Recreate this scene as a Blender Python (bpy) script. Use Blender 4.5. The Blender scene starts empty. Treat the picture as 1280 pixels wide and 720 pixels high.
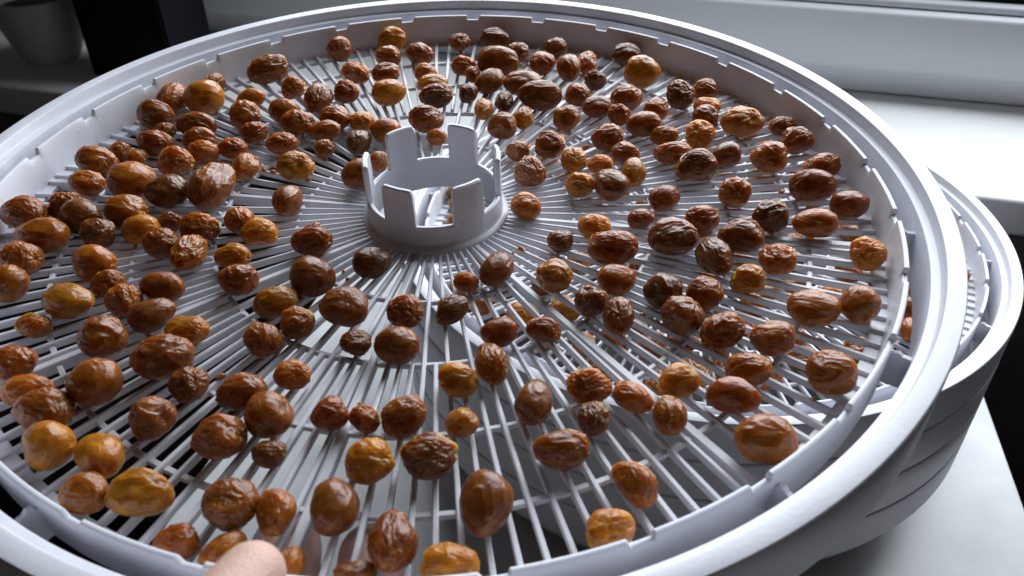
import bpy, bmesh, math, random
from mathutils import Vector, Matrix, noise

random.seed(11)
scene = bpy.context.scene
col = scene.collection
PI = math.pi

# ------------------------------------------------------------------ camera
cam_data = bpy.data.cameras.new('camera')
cam_data.sensor_width = 36.0
cam_data.lens = 29.21
cam_data.clip_start = 0.005
cam_data.clip_end = 50.0
cam_data.dof.use_dof = True
cam_data.dof.focus_distance = 0.30
cam_data.dof.aperture_fstop = 22.0
cam = bpy.data.objects.new('camera', cam_data)
col.objects.link(cam)
cam.matrix_world = Matrix(((1.0, 0.0048, 0.0, -0.1022), (-0.0029, 0.5915, -0.8063, -0.3994), (-0.0039, 0.8063, 0.5915, 0.3727), (0, 0, 0, 1)))
scene.camera = cam

# ------------------------------------------------------------------ room light: one window and the grey room around
world = bpy.data.worlds.new('World')
scene.world = world
world.use_nodes = True
bg = world.node_tree.nodes['Background']
bg.inputs['Color'].default_value = (1.0, 0.88, 0.80, 1)
bg.inputs['Strength'].default_value = 0.022

DU = Vector((0.967, -0.254, 0.0))          # along the window wall
DV = Vector((0.254, 0.967, 0.0))           # out through the window
W0 = Vector((0.2333, 0.3828, 0.0))         # foot of the window frame
def win(u, v, z):
    return W0 + DU * u + DV * v + Vector((0, 0, z))
lamp = bpy.data.lights.new('window_daylight', 'AREA')
lamp.shape = 'RECTANGLE'
lamp.size = 1.1
lamp.size_y = 0.95
lamp.energy = 25.0
lamp.color = (0.87, 0.94, 1.0)
lo = bpy.data.objects.new('window_daylight', lamp)
col.objects.link(lo)
lo.location = win(-0.02, 0.03, 0.75)
lo.rotation_euler = (-DV).to_track_quat('-Z', 'Z').to_euler()

scene.view_settings.view_transform = 'Standard'
scene.view_settings.look = 'None'
scene.view_settings.exposure = 0.0
scene.view_settings.gamma = 1.0
scene.view_settings.use_curve_mapping = False
scene.render.engine = 'CYCLES'
scene.cycles.use_denoising = True
scene.cycles.max_bounces = 8
scene.cycles.sample_clamp_indirect = 6.0

# ------------------------------------------------------------------ materials
def new_mat(name):
    m = bpy.data.materials.new(name)
    m.use_nodes = True
    nt = m.node_tree
    return m, nt, nt.nodes['Principled BSDF']
def nd(nt, t, **kw):
    n = nt.nodes.new(t)
    for k, v in kw.items():
        setattr(n, k, v)
    return n
def mix_color(nt, fac, a, b):
    n = nd(nt, 'ShaderNodeMix', data_type='RGBA')
    if isinstance(fac, float): n.inputs[0].default_value = fac
    else: nt.links.new(fac, n.inputs[0])
    for s, v in ((6, a), (7, b)):
        if isinstance(v, tuple): n.inputs[s].default_value = (*v, 1)
        else: nt.links.new(v, n.inputs[s])
    return n.outputs[2]
def surface(name, c1, c2, scale, rough=(0.4, 0.55), bump=0.0, bscale=400.0, detail=4.0, spec=0.5, sss=0.0, lo_=0.35, hi_=0.7):
    m, nt, b = new_mat(name)
    tc = nd(nt, 'ShaderNodeTexCoord')
    nz = nd(nt, 'ShaderNodeTexNoise')
    nz.inputs['Scale'].default_value = scale
    nz.inputs['Detail'].default_value = detail
    nt.links.new(tc.outputs['Object'], nz.inputs['Vector'])
    rp = nd(nt, 'ShaderNodeMapRange')
    rp.inputs['From Min'].default_value = lo_
    rp.inputs['From Max'].default_value = hi_
    nt.links.new(nz.outputs['Fac'], rp.inputs['Value'])
    nt.links.new(mix_color(nt, rp.outputs[0], c1, c2), b.inputs['Base Color'])
    rr = nd(nt, 'ShaderNodeMapRange')
    rr.inputs['To Min'].default_value = rough[0]
    rr.inputs['To Max'].default_value = rough[1]
    nt.links.new(nz.outputs['Fac'], rr.inputs['Value'])
    nt.links.new(rr.outputs[0], b.inputs['Roughness'])
    b.inputs['Specular IOR Level'].default_value = spec
    if sss:
        b.inputs['Subsurface Weight'].default_value = sss
        b.inputs['Subsurface Radius'].default_value = (1, 0.9, 0.8)
        b.inputs['Subsurface Scale'].default_value = 0.002
    if bump:
        n2 = nd(nt, 'ShaderNodeTexNoise')
        n2.inputs['Scale'].default_value = bscale
        n2.inputs['Detail'].default_value = 3.0
        nt.links.new(tc.outputs['Object'], n2.inputs['Vector'])
        bp = nd(nt, 'ShaderNodeBump')
        bp.inputs['Strength'].default_value = bump
        bp.inputs['Distance'].default_value = 0.001
        nt.links.new(n2.outputs['Fac'], bp.inputs['Height'])
        nt.links.new(bp.outputs[0], b.inputs['Normal'])
    return m

M_PLASTIC = surface('white_plastic', (0.70, 0.70, 0.765), (0.76, 0.76, 0.82), 55.0, (0.28, 0.42), 0.05, 900.0)
def add_stains(m):
    nt = m.node_tree; b = nt.nodes['Principled BSDF']
    src = b.inputs['Base Color'].links[0].from_socket
    tc = nd(nt, 'ShaderNodeTexCoord')
    n1 = nd(nt, 'ShaderNodeTexNoise'); n1.inputs['Scale'].default_value = 210.0; n1.inputs['Detail'].default_value = 3.0
    n2 = nd(nt, 'ShaderNodeTexNoise'); n2.inputs['Scale'].default_value = 24.0; n2.inputs['Detail'].default_value = 2.0
    for n in (n1, n2): nt.links.new(tc.outputs['Object'], n.inputs['Vector'])
    r1 = nd(nt, 'ShaderNodeMapRange'); r1.inputs['From Min'].default_value = 0.665; r1.inputs['From Max'].default_value = 0.74
    nt.links.new(n1.outputs['Fac'], r1.inputs['Value'])
    r2 = nd(nt, 'ShaderNodeMapRange'); r2.inputs['From Min'].default_value = 0.52; r2.inputs['From Max'].default_value = 0.68
    nt.links.new(n2.outputs['Fac'], r2.inputs['Value'])
    mu = nd(nt, 'ShaderNodeMath', operation='MULTIPLY'); mu.use_clamp = True
    nt.links.new(r1.outputs[0], mu.inputs[0]); nt.links.new(r2.outputs[0], mu.inputs[1])
    m2 = nd(nt, 'ShaderNodeMath', operation='MULTIPLY'); m2.inputs[1].default_value = 0.6
    nt.links.new(mu.outputs[0], m2.inputs[0])
    nt.links.new(mix_color(nt, m2.outputs[0], src, (0.30, 0.17, 0.09)), b.inputs['Base Color'])
add_stains(M_PLASTIC)
M_TABLE = surface('white_tabletop', (0.58, 0.59, 0.61), (0.76, 0.76, 0.77), 30.0, (0.30, 0.5), 0.08, 300.0, detail=8.0)
M_SILL = surface('white_sill', (0.80, 0.80, 0.80), (0.84, 0.84, 0.84), 14.0, (0.35, 0.5), 0.04, 500.0)
M_FRAME = surface('white_frame_plastic', (0.74, 0.76, 0.79), (0.79, 0.80, 0.82), 9.0, (0.3, 0.45), 0.03, 300.0)
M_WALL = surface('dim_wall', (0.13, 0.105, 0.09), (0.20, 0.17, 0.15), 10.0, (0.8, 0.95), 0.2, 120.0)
M_FLOOR = surface('dark_floor', (0.008, 0.013, 0.050), (0.013, 0.020, 0.070), 8.0, (0.7, 0.9), 0.2, 80.0)
M_BLACK = surface('black_box_card', (0.0030, 0.0032, 0.0050), (0.0045, 0.0050, 0.0090), 20.0, (0.7, 0.9), spec=0.15)
M_NAVY = surface('navy_card', (0.0025, 0.0032, 0.007), (0.0032, 0.0042, 0.009), 20.0, (0.7, 0.9), spec=0.2)
M_POT = surface('dull_pottery', (0.56, 0.54, 0.50), (0.64, 0.62, 0.58), 30.0, (0.4, 0.6))
M_SOIL = surface('dark_soil', (0.010, 0.008, 0.006), (0.02, 0.016, 0.012), 200.0, (0.9, 1.0), 0.6, 600.0)
M_SKIN = surface('skin', (0.60, 0.36, 0.29), (0.70, 0.45, 0.37), 60.0, (0.42, 0.55), 0.25, 1400.0, sss=0.25)
M_DEPTH_SHADE = surface('depth_shade', (0.012, 0.012, 0.013), (0.02, 0.02, 0.022), 60.0, (0.5, 0.7))  # near-black colour standing in for the shade deep inside the stack
M_BASE = surface('base_plastic', (0.55, 0.54, 0.56), (0.62, 0.61, 0.63), 40.0, (0.3, 0.45))

def glass_mat():
    m, nt, b = new_mat('window_glass')
    b.inputs['Base Color'].default_value = (0.9, 0.95, 0.93, 1)
    b.inputs['Roughness'].default_value = 0.0
    b.inputs['Transmission Weight'].default_value = 1.0
    b.inputs['IOR'].default_value = 1.45
    return m
M_GLASS = glass_mat()

def raisin_mat(name, c):
    m, nt, b = new_mat(name)
    tc = nd(nt, 'ShaderNodeTexCoord')
    oi = nd(nt, 'ShaderNodeObjectInfo')
    off = nd(nt, 'ShaderNodeVectorMath', operation='MULTIPLY_ADD')
    cmb = nd(nt, 'ShaderNodeCombineXYZ')
    nt.links.new(oi.outputs['Random'], cmb.inputs[0]); nt.links.new(oi.outputs['Random'], cmb.inputs[1])
    nt.links.new(cmb.outputs[0], off.inputs[0])
    off.inputs[1].default_value = (37.0, 53.0, 0)
    nt.links.new(tc.outputs['Object'], off.inputs[2])
    nz = nd(nt, 'ShaderNodeTexNoise')
    nz.inputs['Scale'].default_value = 1.7
    nz.inputs['Detail'].default_value = 5.0
    nt.links.new(off.outputs[0], nz.inputs['Vector'])
    rp = nd(nt, 'ShaderNodeMapRange')
    rp.inputs['From Min'].default_value = 0.33; rp.inputs['From Max'].default_value = 0.68
    nt.links.new(nz.outputs['Fac'], rp.inputs['Value'])
    dark = tuple(x * y for x, y in zip(c, (0.70, 0.62, 0.65)))
    light = tuple(min(1, x * y) for x, y in zip(c, (1.22, 1.25, 1.15)))
    base = mix_color(nt, rp.outputs[0], dark, light)
    # each raisin a little lighter or darker than the next
    hs = nd(nt, 'ShaderNodeHueSaturation')
    mr = nd(nt, 'ShaderNodeMapRange'); mr.inputs['To Min'].default_value = 0.84; mr.inputs['To Max'].default_value = 1.16
    nt.links.new(oi.outputs['Random'], mr.inputs['Value'])
    nt.links.new(mr.outputs[0], hs.inputs['Value'])
    nt.links.new(base, hs.inputs['Color'])
    # pale waxy bloom in blotches
    n3 = nd(nt, 'ShaderNodeTexNoise'); n3.inputs['Scale'].default_value = 3.1; n3.inputs['Detail'].default_value = 6.0
    nt.links.new(off.outputs[0], n3.inputs['Vector'])
    r3 = nd(nt, 'ShaderNodeMapRange'); r3.inputs['From Min'].default_value = 0.52; r3.inputs['From Max'].default_value = 0.85; r3.inputs['To Max'].default_value = 0.05
    nt.links.new(n3.outputs['Fac'], r3.inputs['Value'])
    nt.links.new(mix_color(nt, r3.outputs[0], hs.outputs[0], (0.42, 0.28, 0.20)), b.inputs['Base Color'])
    b.inputs['Subsurface Weight'].default_value = 1.0
    b.inputs['Subsurface Radius'].default_value = (1.0, 0.46, 0.14)
    b.inputs['Subsurface Scale'].default_value = 0.008
    rr = nd(nt, 'ShaderNodeMapRange'); rr.inputs['To Min'].default_value = 0.15; rr.inputs['To Max'].default_value = 0.42
    nt.links.new(n3.outputs['Fac'], rr.inputs['Value'])
    nt.links.new(rr.outputs[0], b.inputs['Roughness'])
    b.inputs['Specular IOR Level'].default_value = 0.42
    n2 = nd(nt, 'ShaderNodeTexNoise'); n2.inputs['Scale'].default_value = 7.0; n2.inputs['Detail'].default_value = 4.0
    nt.links.new(off.outputs[0], n2.inputs['Vector'])
    bp = nd(nt, 'ShaderNodeBump'); bp.inputs['Strength'].default_value = 0.22; bp.inputs['Distance'].default_value = 0.0008
    nt.links.new(n2.outputs['Fac'], bp.inputs['Height'])
    nt.links.new(bp.outputs[0], b.inputs['Normal'])
    return m
RCOL = dict(a=(0.41, 0.165, 0.010), o=(0.290, 0.096, 0.007), b=(0.215, 0.069, 0.008), d=(0.140, 0.048, 0.008),
            y=(0.36, 0.152, 0.009), r=(0.230, 0.062, 0.007), p=(0.190, 0.064, 0.012))
M_RAISIN = {k: raisin_mat('raisin_skin_' + k, c) for k, c in RCOL.items()}

# ------------------------------------------------------------------ helpers
def tag(o, label, cat, group=None):
    o['label'] = label; o['category'] = cat
    if group: o['group'] = group
    return o
def mesh_obj(name, me, parent=None, structure=False):
    o = bpy.data.objects.new(name, me)
    col.objects.link(o)
    if parent: o.parent = parent
    if structure: o['kind'] = 'structure'
    return o
def finish(bm, name, mat, smooth=None):
    bmesh.ops.recalc_face_normals(bm, faces=bm.faces)
    me = bpy.data.meshes.new(name)
    bm.to_mesh(me); bm.free()
    me.materials.append(mat)
    if smooth is not None:
        for p in me.polygons: p.use_smooth = True
        me.set_sharp_from_angle(angle=math.radians(smooth))
    return me
def empty(name, mw):
    e = bpy.data.objects.new(name, None)
    e.empty_display_size = 0.02
    col.objects.link(e)
    e.matrix_world = mw
    return e
def lathe(profile, name, mat, seg=192, smooth=32, closed=True):
    bm = bmesh.new()
    rings = []
    for k in range(seg):
        a = 2 * PI * k / seg
        ca, sa = math.cos(a), math.sin(a)
        rings.append([bm.verts.new((r * ca, r * sa, z)) for r, z in profile])
    n = len(profile)
    for k in range(seg):
        A, B = rings[k], rings[(k + 1) % seg]
        for i in range(n if closed else n - 1):
            j = (i + 1) % n
            bm.faces.new((A[i], B[i], B[j], A[j]))
    return finish(bm, name, mat, smooth)
def boxes(specs, name, mat, bevel=0.0, seg=2):
    bm = bmesh.new()
    for (x0, x1, y0, y1, z0, z1) in specs:
        v = [bm.verts.new((x, y, z)) for z in (z0, z1) for x, y in ((x0, y0), (x1, y0), (x1, y1), (x0, y1))]
        for f in ((0, 3, 2, 1), (4, 5, 6, 7), (0, 1, 5, 4), (1, 2, 6, 5), (2, 3, 7, 6), (3, 0, 4, 7)):
            bm.faces.new([v[i] for i in f])
    if bevel:
        bmesh.ops.bevel(bm, geom=bm.edges[:], offset=bevel, segments=seg, affect='EDGES', profile=0.5)
    return finish(bm, name, mat, 40 if bevel else None)

# ------------------------------------------------------------------ setting: floor, wall under the sill, sill, window, table
WROT = Matrix((( DU.x, DV.x, 0, W0.x), (DU.y, DV.y, 0, W0.y), (0, 0, 1, 0), (0, 0, 0, 1)))
o = mesh_obj('floor', boxes([(-2.5, 2.5, -2.5, 2.0, -0.76, -0.74)], 'floor', M_FLOOR), structure=True)
o = mesh_obj('wall', boxes([(-2.2, 2.0, -0.150, 0.02, -0.74, 0.005)], 'wall', M_WALL), structure=True)
o.matrix_world = WROT
o = mesh_obj('window_sill', boxes([(-2.2, 2.0, -0.193, 0.06, 0.0075, 0.040)], 'window_sill', M_SILL, 0.004, 3), structure=True)
o.matrix_world = WROT

wroot = empty('window', WROT @ Matrix.Translation((0, 0, 0.040)))
tag(wroot, 'white plastic window frame rising behind the window sill', 'window')
mesh_obj('fixed_frame', boxes([(-2.0, 1.9, 0.0, 0.07, 0.0005, 0.040)], 'fixed_frame', M_FRAME, 0.003), wroot)
mesh_obj('sash_rail', boxes([(-2.0, 1.9, -0.012, 0.06, 0.0275, 0.0835)], 'sash_rail', M_FRAME, 0.004, 3), wroot)
mesh_obj('glazing_bead', boxes([(-2.0, 1.9, 0.000, 0.04, 0.084, 0.0915)], 'glazing_bead', M_FRAME, 0.003, 3), wroot)
mesh_obj('gasket', boxes([(-2.0, 1.9, 0.012, 0.038, 0.092, 0.0955)], 'gasket', M_BLACK), wroot)
mesh_obj('pane', boxes([(-2.0, 1.9, 0.042, 0.046, 0.0921, 1.2)], 'pane', M_GLASS), wroot)

# table: a narrow white top with an edge band and four legs
TD = Vector((0.207, 0.978, 0)); TP = Vector((0.978, -0.207, 0))
TROT = Matrix(((TP.x, TD.x, 0, 0), (TP.y, TD.y, 0, 0), (0, 0, 1, 0), (0, 0, 0, 1)))
troot = empty('table', TROT @ Matrix.Translation((0, 0, -0.74)))
tag(troot, 'narrow white table carrying the dehydrator stack in front of the sill', 'table')
mesh_obj('tabletop', boxes([(-0.264, 0.199, -0.62, 0.20, 0.715, 0.74)], 'tabletop', M_TABLE, 0.0018, 2), troot)
leg_me = boxes([(-0.02, 0.02, -0.02, 0.02, 0.0, 0.7145)], 'leg', M_TABLE, 0.002)
for x, y in ((-0.23, -0.58), (0.165, -0.58), (-0.23, 0.16), (0.165, 0.16)):
    l = mesh_obj('leg', leg_me, troot); l.location = (x, y, 0)

# ------------------------------------------------------------------ dehydrator tray
S = 0.165
ZB = 0.145 * S                              # local z of the rim top above the tray's foot
SLAT_TOP = ZB - 0.0943 * S
def zz(k): return ZB + k * S

def rim_profile():
    P = [(0.962, -0.1445), (0.970, -0.1445), (0.972, -0.143), (0.972, -0.1385), (0.995, -0.1380), (0.9985, -0.1362), (0.9992, -0.1), (0.9997, -0.05),
         (1.0, -0.010), (0.9990, -0.003), (0.997, -0.0006), (0.993, 0.0), (0.972, 0.0), (0.9675, -0.0012), (0.9655, -0.005),
         (0.9640, -0.020), (0.9625, -0.0235), (0.958, -0.0245), (0.951, -0.0245), (0.9480, -0.026), (0.9465, -0.031), (0.944, -0.09), (0.942, -0.118), (0.9445, -0.121), (0.952, -0.121), (0.955, -0.118), (0.960, -0.10), (0.964, -0.125)]
    return [(r * S, zz(z)) for r, z in P]
RIM_ME = lathe(rim_profile(), 'outer_rim', M_PLASTIC, 256, 28)

def wall_mesh():
    bm = bmesh.new()
    N = 30; cols = []
    for k in range(N):
        a0 = math.radians(3.0 + 12.0 * k)       # notch centre
        pts = [(-1.45, 0), (-1.30, 0.18), (-1.05, 0.9), (-0.95, 1), (0, 1), (0.95, 1), (1.02, 0.9), (1.06, 0.15), (1.15, 0), (2.8, 0), (4.5, 0), (6.0, 0), (7.5, 0), (9.0, 0), (10.0, 0)]
        for da, t in pts:
            cols.append((a0 + math.radians(da), t))
    rings = []
    for a, t in cols:
        zt = -0.022 - 0.0125 * t
        prof = [(0.893, -0.116), (0.9010, -0.046), (0.9030, zt - 0.004), (0.9042, zt - 0.001), (0.9062, zt), (0.9100, zt), (0.9120, zt - 0.001), (0.9135, zt - 0.004), (0.9133, -0.046), (0.9120, -0.118), (0.908, -0.120), (0.897, -0.120)]
        rings.append([bm.verts.new((r * S * math.cos(a), r * S * math.sin(a), zz(z))) for r, z in prof])
    n = len(rings[0])
    for k in range(len(rings)):
        A, B = rings[k], rings[(k + 1) % len(rings)]
        for i in range(n):
            bm.faces.new((A[i], B[i], B[(i + 1) % n], A[(i + 1) % n]))
    return finish(bm, 'inner_wall', M_PLASTIC, 30)
WALL_ME = wall_mesh()

def slat_mesh(name, r0, r1, w0, w1, h, capped):
    # a bar along +x with a chamfered top; optional rounded inner end
    bm = bmesh.new()
    def sect(x, w, hh):
        c = min(0.0003, w * 0.3)
        return [bm.verts.new(p) for p in ((x, -w / 2 * 0.85, SLAT_TOP - h), (x, w / 2 * 0.85, SLAT_TOP - h), (x, w / 2, SLAT_TOP - c - hh), (x, w / 2 - c, SLAT_TOP - hh), (x, -w / 2 + c, SLAT_TOP - hh), (x, -w / 2, SLAT_TOP - c - hh))]
    secs = []
    if capped:
        secs.append(sect(r0, w0 * 0.55, 0.0009)); secs.append(sect(r0 + 0.0009, w0, 0.0))
    else:
        secs.append(sect(r0, w0, 0.0))
    secs.append(sect(r1, w1, 0.0))
    for A, B in zip(secs, secs[1:]):
        for i in range(6):
            bm.faces.new((A[i], B[i], B[(i + 1) % 6], A[(i + 1) % 6]))
    bm.faces.new(secs[0][::-1]); bm.faces.new(secs[-1])
    return finish(bm, name, M_PLASTIC)
SL_LONG = slat_mesh('slat', 0.150 * S, 0.8985 * S, 0.00110, 0.00150, 0.0022, False)
SL_SHORT = slat_mesh('slat', 0.455 * S, 0.8985 * S, 0.00130, 0.00150, 0.0022, True)
SL_MAIN = slat_mesh('main_rib', 0.150 * S, 0.8985 * S, 0.0018, 0.0028, 0.0036, False)
def ring_mesh(r, w, drop, t):
    r *= S
    zt = SLAT_TOP - drop
    return lathe([(r - w / 2, zt - t), (r + w / 2, zt - t), (r + w / 2, zt - 0.0002), (r + w / 2 - 0.0002, zt), (r - w / 2 + 0.0002, zt), (r - w / 2, zt - 0.0002)], 'cross_ring', M_PLASTIC, 180, 30)
RINGS = [ring_mesh(0.29, 0.0012, 0.0009, 0.0014), ring_mesh(0.455, 0.0013, 0.0009, 0.0014), ring_mesh(0.611, 0.0014, 0.0009, 0.0014), ring_mesh(0.758, 0.0016, 0.0009, 0.0014), ring_mesh(0.8845, 0.0042, 0.0011, 0.0016)]

def bridge_mesh():
    bm = bmesh.new()
    x0, x1, t = 0.911 * S, 0.9475 * S, 0.0007
    top = [(x0, -0.060), (x0 + 0.0010, -0.050), (x0 + 0.0022, -0.047), (x0 + 0.0034, -0.052), (x1, -0.053)]
    f = [bm.verts.new((x, -t, zz(z))) for x, z in top] + [bm.verts.new((x1, -t, zz(-0.117))), bm.verts.new((x0, -t, zz(-0.117)))]
    g = [bm.verts.new((v.co.x, t, v.co.z)) for v in f]
    n = len(f)
    for i in range(n): bm.faces.new((f[i], f[(i + 1) % n], g[(i + 1) % n], g[i]))
    bm.faces.new(f[::-1]); bm.faces.new(g)
    return finish(bm, 'bridge', M_PLASTIC)
BRIDGE_ME = bridge_mesh()

def hub_mesh():
    bm = bmesh.new()
    ro, ri = 0.1395 * S, 0.1285 * S
    zf = SLAT_TOP - 0.0036
    zg = SLAT_TOP + 0.052 * S; zt = SLAT_TOP + 0.134 * S
    cols = []
    for k in range(6):
        a0 = 5.0 + 60.0 * k
        for da, z in ((-15.0, zg), (-14.6, zg + 0.0008), (-14.0, zt - 0.0012), (-12.6, zt - 0.0002), (-9, zt), (-3, zt), (3, zt), (9, zt), (12.6, zt - 0.0002), (14.0, zt - 0.0012), (14.6, zg + 0.0008), (15.0, zg), (21, zg), (27, zg), (33, zg), (39, zg)):
            cols.append((math.radians(a0 + da), z))
    rings = []
    for a, z in cols:
        prof = [(ri, zf), (ri, z - 0.0005), (ri + 0.0005, z), (ro - 0.0005, z), (ro, z - 0.0005), (ro + 0.0002, SLAT_TOP + 0.0022), (ro + 0.0006, SLAT_TOP + 0.0016), (ro + 0.0014, SLAT_TOP + 0.0013), (ro + 0.0020, SLAT_TOP + 0.0008), (ro + 0.0023, SLAT_TOP - 0.0002), (ro + 0.0023, zf)]
        rings.append([bm.verts.new((r * math.cos(a), r * math.sin(a), q)) for r, q in prof])
    n = len(rings[0])
    for k in range(len(rings)):
        A, B = rings[k], rings[(k + 1) % len(rings)]
        for i in range(n):
            bm.faces.new((A[i], B[i], B[(i + 1) % n], A[(i + 1) % n]))
    return finish(bm, 'hub_collar', M_PLASTIC, 30)
HUB_ME = hub_mesh()

def make_tray(mw, label, full):
    t = empty('dehydrator_tray', mw)
    tag(t, label, 'tray', 'dehydrator trays')
    mesh_obj('outer_rim', RIM_ME, t)
    if not full: return t
    mesh_obj('inner_wall', WALL_ME, t)
    mesh_obj('hub_collar', HUB_ME, t)
    for m in RINGS: mesh_obj('cross_ring', m, t)
    for k in range(16):
        b = mesh_obj('bridge', BRIDGE_ME, t); b.rotation_euler = (0, 0, math.radians(12.6 + 22.5 * k))
    mains = [35.5 + 45 * k for k in range(8)]
    for k in range(144):
        a = 1.5 + 2.5 * k
        dm = min(abs((a - m + 180) % 360 - 180) for m in mains)
        if dm < 1.3:
            continue
        s = mesh_obj('slat', SL_LONG if k % 2 == 0 else SL_SHORT, t)
        s.rotation_euler = (0, 0, math.radians(a))
    for m in mains:
        s = mesh_obj('main_rib', SL_MAIN, t); s.rotation_euler = (0, 0, math.radians(m))
    return t

RU = Matrix(((0.9999, 0.0031, -0.0137), (-0.0037, 0.9988, -0.0491), (0.0136, 0.0492, 0.9987)))
CU = Vector((-0.1287, -0.1512, 0.2391))
MU = Matrix.Translation(CU) @ RU.to_4x4() @ Matrix.Translation((0, 0, -ZB))
upper = make_tray(MU, 'white slatted tray held up in front, covered with drying raisins', True)

PITCH = 0.145 * S
ZTOP = 0.80 * S
def ML(k, rot): return Matrix.Translation((0, 0, ZTOP - k * PITCH - ZB)) @ Matrix.Rotation(math.radians(rot), 4, 'Z')
lower = make_tray(ML(0, -4.0), 'white raisin tray on top of the stack, below the lifted tray', True)
make_tray(ML(1, 5.0), 'second white tray from the top of the dehydrator stack', False)
make_tray(ML(2, -2.0), 'third white tray from the top of the dehydrator stack', False)
make_tray(ML(3, 8.0), 'lowest white tray of the stack, directly on the dehydrator base', False)

broot = empty('food_dehydrator', Matrix.Translation((0, 0, 0)))
tag(broot, 'white dehydrator base standing on the table under the stacked trays', 'dehydrator')
zb = ZTOP - 4 * PITCH
mesh_obj('housing', lathe([(0.0, 0.010), (0.85 * S, 0.010), (0.90 * S, 0.0115), (0.955 * S, zb - 0.010), (0.985 * S, zb - 0.004), (0.985 * S, zb - 0.0008), (0.955 * S, zb - 0.0006), (0.93 * S, zb - 0.010), (0.925 * S, zb - 0.011)], 'housing', M_BASE, 160, 30, closed=False), broot)
mesh_obj('depth_shade_disc', lathe([(0.924 * S, zb - 0.0115), (0.6 * S, zb - 0.0100), (0.25 * S, zb - 0.0100), (0.0, zb - 0.0120)], 'depth_shade_disc', M_DEPTH_SHADE, 96, 30, closed=False), broot)  # added dark disc over the base: painted shade behind the slat gaps
foot_me = lathe([(0.0, 0.0003), (0.012, 0.0003), (0.013, 0.0015), (0.013, 0.0105), (0.0, 0.0105)], 'foot', M_BLACK, 24, 30, closed=False)
for k in range(4):
    ft = mesh_obj('foot', foot_me, broot); ft.location = (0.115 * math.cos(PI / 4 + k * PI / 2), 0.115 * math.sin(PI / 4 + k * PI / 2), 0)

# ------------------------------------------------------------------ raisins
def raisin_mesh(level, seed):
    bm = bmesh.new()
    bmesh.ops.create_icosphere(bm, subdivisions=6, radius=1.0)
    rnd = random.Random(seed)
    o1 = Vector((rnd.uniform(-50, 50), rnd.uniform(-50, 50), rnd.uniform(-50, 50)))
    A = {0: (0.048, 1.05, 0.021, 2.7), 1: (0.068, 1.3, 0.033, 3.1), 2: (0.094, 1.65, 0.050, 3.8)}[level]
    low = {0: 0.06, 1: 0.09, 2: 0.12}[level]
    stem = 0.10 + 0.06 * level
    taper = rnd.uniform(-0.10, 0.14)
    nspoke = rnd.randint(7, 11)
    ph = rnd.uniform(0, 6.28)
    dents = [(Vector((rnd.uniform(-1.0, 1.0), rnd.uniform(-1, 1), rnd.uniform(-0.3, 1))).normalized(), rnd.uniform(0.30, 0.65), rnd.uniform(0.04, 0.13 + 0.03 * level)) for _ in range(3 + level)]
    flat = rnd.uniform(0.0, 0.12); fdir = Vector((rnd.uniform(-0.4, 0.4), rnd.choice((-1, 1)), rnd.uniform(-0.2, 0.8))).normalized()
    bend = rnd.uniform(-0.16, 0.16)
    for v in bm.verts:
        p = v.co.copy()
        q = Vector((p.x * 0.72, p.y * 1.25, p.z * 1.25))
        wv = Vector((noise.noise(q * 1.1 + o1), noise.noise(q * 1.1 + o1 + Vector((9, 3, 1))), noise.noise(q * 1.1 + o1 + Vector((2, 8, 5))))) * 0.40
        n1 = noise.noise(q * A[1] + wv + o1)
        n2 = noise.noise(q * A[3] + wv * 1.6 + o1 * 1.7)
        d = low * noise.noise(p * 0.8 + o1 * 0.5) * 1.6
        zf = 0.45 + 0.55 * min(1.0, max(0.0, 0.5 + 0.9 * p.z))
        d += zf * A[0] * (max(0.0, 1 - 2.2 * abs(n1)) ** 1.6 - 0.35)
        d += zf * A[2] * (max(0.0, 1 - 2.4 * abs(n2)) ** 1.5 - 0.35)
        d += (0.006 + 0.010 * level) * noise.noise(q * 6.5 + o1)
        for dc, dr, dd in dents:
            d -= dd * math.exp(-((p - dc).length / dr) ** 2)
        # puckered stem end
        if p.x > 0.35:
            rr = math.hypot(p.y, p.z)
            g = math.exp(-(rr / 0.30) ** 2)
            d -= stem * math.exp(-(rr / 0.16) ** 2)
            d += 0.045 * (0.4 + level) * g * math.cos(nspoke * math.atan2(p.z, p.y) + ph) * min(1, rr / 0.1)
        d -= flat * max(0.0, p.dot(fdir)) ** 2
        s = 1 + d
        tp = 1 + taper * p.x
        v.co = Vector((p.x * s, p.y * s * tp + bend * (p.x * p.x - 0.33), p.z * s * tp))
        if v.co.z < -0.9: v.co.z = -0.9 + (v.co.z + 0.9) * 0.3
    me = bpy.data.meshes.new('raisin')
    bm.to_mesh(me); bm.free()
    for pl in me.polygons: pl.use_smooth = True
    return me
VAR = {0: [raisin_mesh(0, 100 + i) for i in range(14)], 1: [raisin_mesh(1, 200 + i) for i in range(24)], 2: [raisin_mesh(2, 300 + i) for i in range(16)]}
for L in VAR.values():
    for m in L: m.materials.append(M_RAISIN['o'])

def add_raisin(frame, x, y, zc, yaw, a, b, c, ck, wr, label, group, rnd):
    o = bpy.data.objects.new('raisin', rnd.choice(VAR[wr]))
    col.objects.link(o)
    if rnd.random() < 0.5: yaw += PI
    o.matrix_world = frame @ Matrix.Translation((x, y, zc)) @ Matrix.Rotation(yaw, 4, 'Z') @ Matrix.Rotation(rnd.uniform(-0.15, 0.15), 4, 'Y') @ Matrix.Diagonal((a, b, c, 1.0))
    o.material_slots[0].link = 'OBJECT'
    o.material_slots[0].material = M_RAISIN[ck]
    tag(o, label, 'raisin', group)
    return o

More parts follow.
